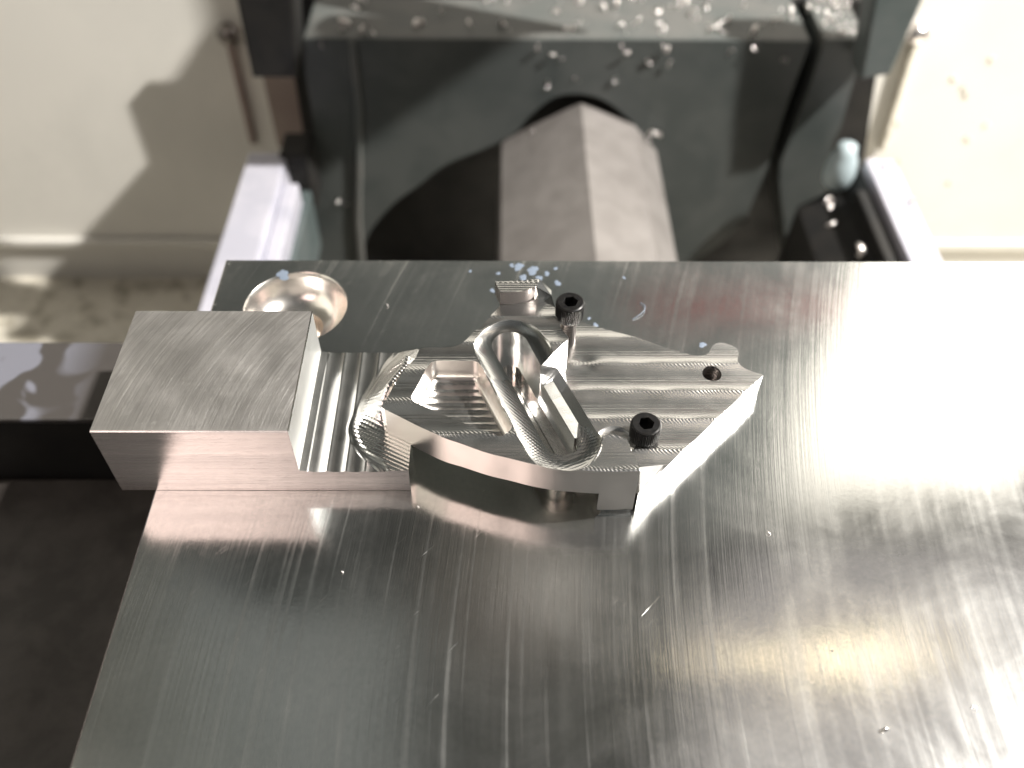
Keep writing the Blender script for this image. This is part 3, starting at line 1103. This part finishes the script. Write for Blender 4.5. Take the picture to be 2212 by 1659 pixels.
def chip_mesh(seed):
    """a curled aluminium chip: a tapering ribbon with thickness, bent round an arc"""
    q = random.Random(seed)
    n = 12
    R, turn, wd, th = 1.0, q.uniform(2.2, 4.6), q.uniform(.35, .6), .12
    V, F = [], []
    for i in range(n + 1):
        t_ = i / n
        a = turn * t_
        r_ = R * (1 + .25 * t_)
        w_ = wd * (0.35 + math.sin(math.pi * min(1, t_ * 1.1 + .05)) * .65)
        cx, cy, cz = r_ * math.cos(a), q.uniform(-.03, .03) + .8 * t_ - .4, r_ * math.sin(a)
        ox, oz = math.cos(a) * th, math.sin(a) * th
        for s1, s2 in ((-1, 0), (0, 1), (1, 0), (0, -1)):
            V.append((cx + ox * s2, cy + w_ * s1, cz + oz * s2))
    for i in range(n):
        for j in range(4):
            k = (j + 1) % 4
            F.append([i * 4 + j, i * 4 + k, i * 4 + 4 + k, i * 4 + 4 + j])
    F += [[3, 2, 1, 0], [n * 4, n * 4 + 1, n * 4 + 2, n * 4 + 3]]
    me = bpy.data.meshes.new('aluminium_chip')
    me.from_pydata([Vector(v) * S for v in V], [], F)
    me.polygons.foreach_set('use_smooth', [True] * len(me.polygons))
    me.materials.append(M['chip'])
    return me


CM = [chip_mesh(i) for i in range(7)]


def chip(x, y, z, size, label, group):
    o = bpy.data.objects.new('aluminium_chip', CM[rc.randrange(7)])
    col.objects.link(o)
    o.location = Vector((x, y, z)) * S
    o.rotation_euler = [rc.uniform(0, 6.28) for _ in range(3)]
    o.scale = [size * 1.25 * rc.uniform(.8, 1.2) for _ in range(3)]
    tag(o, label, 'metal chip', group)


top = [(41.3, 255.8), (35.8, 239.6), (48.9, 255.2), (56.5, 258.8), (68.4, 258.9), (66.4, 248.4), (42.9, 258.6), (76.0, 241.7), (88.7, 236.9), (97.8, 257.5), (103.0, 250.5),
       (102.6, 237.0), (113.4, 257.7), (123.0, 242.2), (121.2, 235.6), (128.2, 243.9), (125.5, 237.2), (135.0, 235.7), (141.2, 242.4), (150.4, 251.0), (158, 256.3 - 4),
       (152.1, 244.3), (123.9, 259.6), (144.5, 259.8), (-4.1, 254.6), (-8.2, 239.2), (-6.3, 251.0), (-0.4, 234.3), (-8.6, 235.9), (110.4, 254.1), (116.3, 247.2), (134.2, 254.3),
       (69.9, 235.0), (48.1, 238.1), (26.4, 247.9), (17.8, 239.4), (83.3, 252.0), (95.8, 241.9), (145.7, 244.1), (120.3, 252.4), (75.2, 257.2), (88.5, 253.8)]
front = [(59.4, -64.4), (68.5, -69.2), (89.1, -63.4), (90.2, -66.0), (102.9, -64.2), (100.0, -69.4), (107.0, -70.3), (104.7, -65.0), (146.6, -68.8), (135.3, -64.0), (-14.6, -64.0),
         (127.5, -66.5), (64.9, -66.8), (-14.6, -132.6), (-19.0, -130.8), (63.1, -78.6), (88.0, -76.6), (74.7, -76.7)]
G1 = 'bright chips scattered over the casting'
for x, y in top:
    where = 'at the left end of' if x < 25 else 'above the tube on' if x < 90 else 'on the littered right half of'
    L_ = 'small curled bright aluminium chip ' + where + ' the grey casting ledge'
    chip(x, y, -61.2, rc.uniform(.7, 1.5), L_, G1)
    if rc.random() < .6:
        chip(x + rc.uniform(-3, 3), y + rc.uniform(-3, 3), -61.3, rc.uniform(.4, .8), L_, G1)
for i in range(34):
    chip(rc.uniform(160.5, 173.5), rc.uniform(233, 262), -61.2, rc.uniform(.4, 1.0), 'tiny aluminium chip in the dense litter on the flange top at the right', 'dense chips on the right flange')
for x, z in front:
    chip(x, YC - .8, z, rc.uniform(.6, 1.1), 'small bright aluminium chip stuck to the dark front of the casting', 'bright chips stuck to the casting front')
for x, y, z in ((56.5, 229, -99.5), (103.5, 226, -98.0)):
    chip(x, y, z, 1.5, 'bright curled chip caught beside the top of the faceted tube', 'chips beside the tube')
    chip(x + 1.5, y, z + .6, 1.2, 'bright curled chip caught beside the top of the faceted tube', 'chips beside the tube')
for x, y in ((192 - 3, 182.4), (190, 188), (186, 200), (185.5, 210), (187, 172), (184.5, 214.5), (189.5, 178), (188, 194)):
    chip(x, y, -99.2, rc.uniform(.8, 1.5), 'bright aluminium chip lying on the pale right rail', 'chips on the right rail')
for x, y, z in ((158.6, 177.3, -100), (160, 186, -98), (165.1, 163.0, -99)):
    chip(x, y, z, 1.5, 'curled chip hanging in the black gap beside the right rail', 'chips in the gap by the right rail')

# ------------------------------------------------------------------ droplets and specks on the wall, pale bluish spots on the plate


def blob(name, cx, cy, r, z, m, seed, org, wallside=False, thick=.04):
    q = random.Random(seed)
    n = 22
    ph = [q.uniform(0, 6.28) for _ in range(4)]
    V = [(cx, cy, z + thick)]
    for sc_, h in ((.75, thick * .9), (1.0, 0.0)):
        for i in range(n):
            a = 2 * math.pi * i / n
            rr = r * sc_ * (1 + .18 * math.sin(2 * a + ph[0]) + .14 * math.sin(3 * a + ph[1]) + .10 * math.sin(5 * a + ph[2]) + .07 * math.sin(8 * a + ph[3]))
            V.append((cx + rr * math.cos(a), cy + rr * 1.15 * math.sin(a), z + h))
    F = [[0, 1 + i, 1 + (i + 1) % n] for i in range(n)] + [[1 + i, 1 + n + i, 1 + n + (i + 1) % n, 1 + (i + 1) % n] for i in range(n)]
    if wallside:
        V = [(a, YW - (c - z) - .05, b_) for a, b_, c in V]
    o = mesh(name, V, F, m, None, smooth=True, origin=org)
    return o


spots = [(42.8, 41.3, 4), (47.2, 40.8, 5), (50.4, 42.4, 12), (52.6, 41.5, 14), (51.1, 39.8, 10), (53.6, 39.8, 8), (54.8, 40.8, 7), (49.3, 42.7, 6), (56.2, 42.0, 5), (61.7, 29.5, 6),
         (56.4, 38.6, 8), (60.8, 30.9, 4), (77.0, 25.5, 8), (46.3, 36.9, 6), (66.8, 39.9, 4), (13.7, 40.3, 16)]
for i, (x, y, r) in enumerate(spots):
    lab = 'pale bluish spot among others on the plate behind the workpiece'
    lab = 'pale blue smear at the far rim of the round countersunk hole' if x < 20 else 'lone pale spot beside the rounded rear bump of the wing' if x > 75 else lab
    o = blob('pale_spot', x, y, r * .060, 0.003, M['coolant'], 20 + i, (x, y, 0), thick=.02)  # thin pale bluish disc on the plate
    tag(o, lab, 'stain', 'pale spots on the plate')
for x, y, sz, lab in ((28.9, -11.6, .22, 'tiny bright chip on the plate just in front of the end block'), (80.5, -6.3, .25, 'tiny bright chip on the plate in front of the wing tip side'),
                      (88.1, -30.3, .30, 'tiny slanted chip near the lower right of the plate'), (84.6, -21.4, .15, 'speck of aluminium on the warm lit band of the plate'),
                      (98.4, -27.9, .18, 'speck of aluminium near the right edge of the plate'), (30.4, 33.3, .22, 'flattened chip on the dark plate between the round hole and the lug'),
                      (37.5, 10.2 - 12.6, .12, 'speck of aluminium beside the end of the ribbed tab')):
    chip(x, y, 0.1, sz, lab, None)
# a hair-fine curl of swarf
pts = spline([(67.3, 30.6), (68.3, 31.3), (69.2, 32.4), (69.3, 33.4), (68.8, 34.2)], .15)
V, F = [], []
for i, (a, c) in enumerate(pts):
    for j in range(6):
        an_ = 2 * math.pi * j / 6
        V.append((a + .07 * math.cos(an_), c, .12 + .07 * math.sin(an_) + .25 * math.sin(math.pi * i / len(pts))))
for i in range(len(pts) - 1):
    for j in range(6):
        F.append([i * 6 + j, i * 6 + (j + 1) % 6, i * 6 + 6 + (j + 1) % 6, i * 6 + 6 + j])
tag(mesh('swarf_fibre', V, F, M['coolant'], None, smooth=True, origin=(68, 32, 0)), 'hair-fine pale curl of swarf on the plate right of the tall screw', 'fibre')
for i, (x, z) in enumerate([(239.6, -107.9), (247.6, -115.6), (262.7, -130.4), (257.2, -137.6), (222.0, -129.4), (257.8, -161.7), (219.2, -140.2), (245.3, -112.3), (252, -99), (230, -150)]):
    o = blob('oil_droplet', x, z, 0.9 + .5 * rc.random(), 0, M['pan'], 60 + i, (x, YW, z), wallside=True, thick=.5)
    tag(o, 'small oily droplet on the bright cream wall at the right', 'droplet', 'droplets on the right wall')
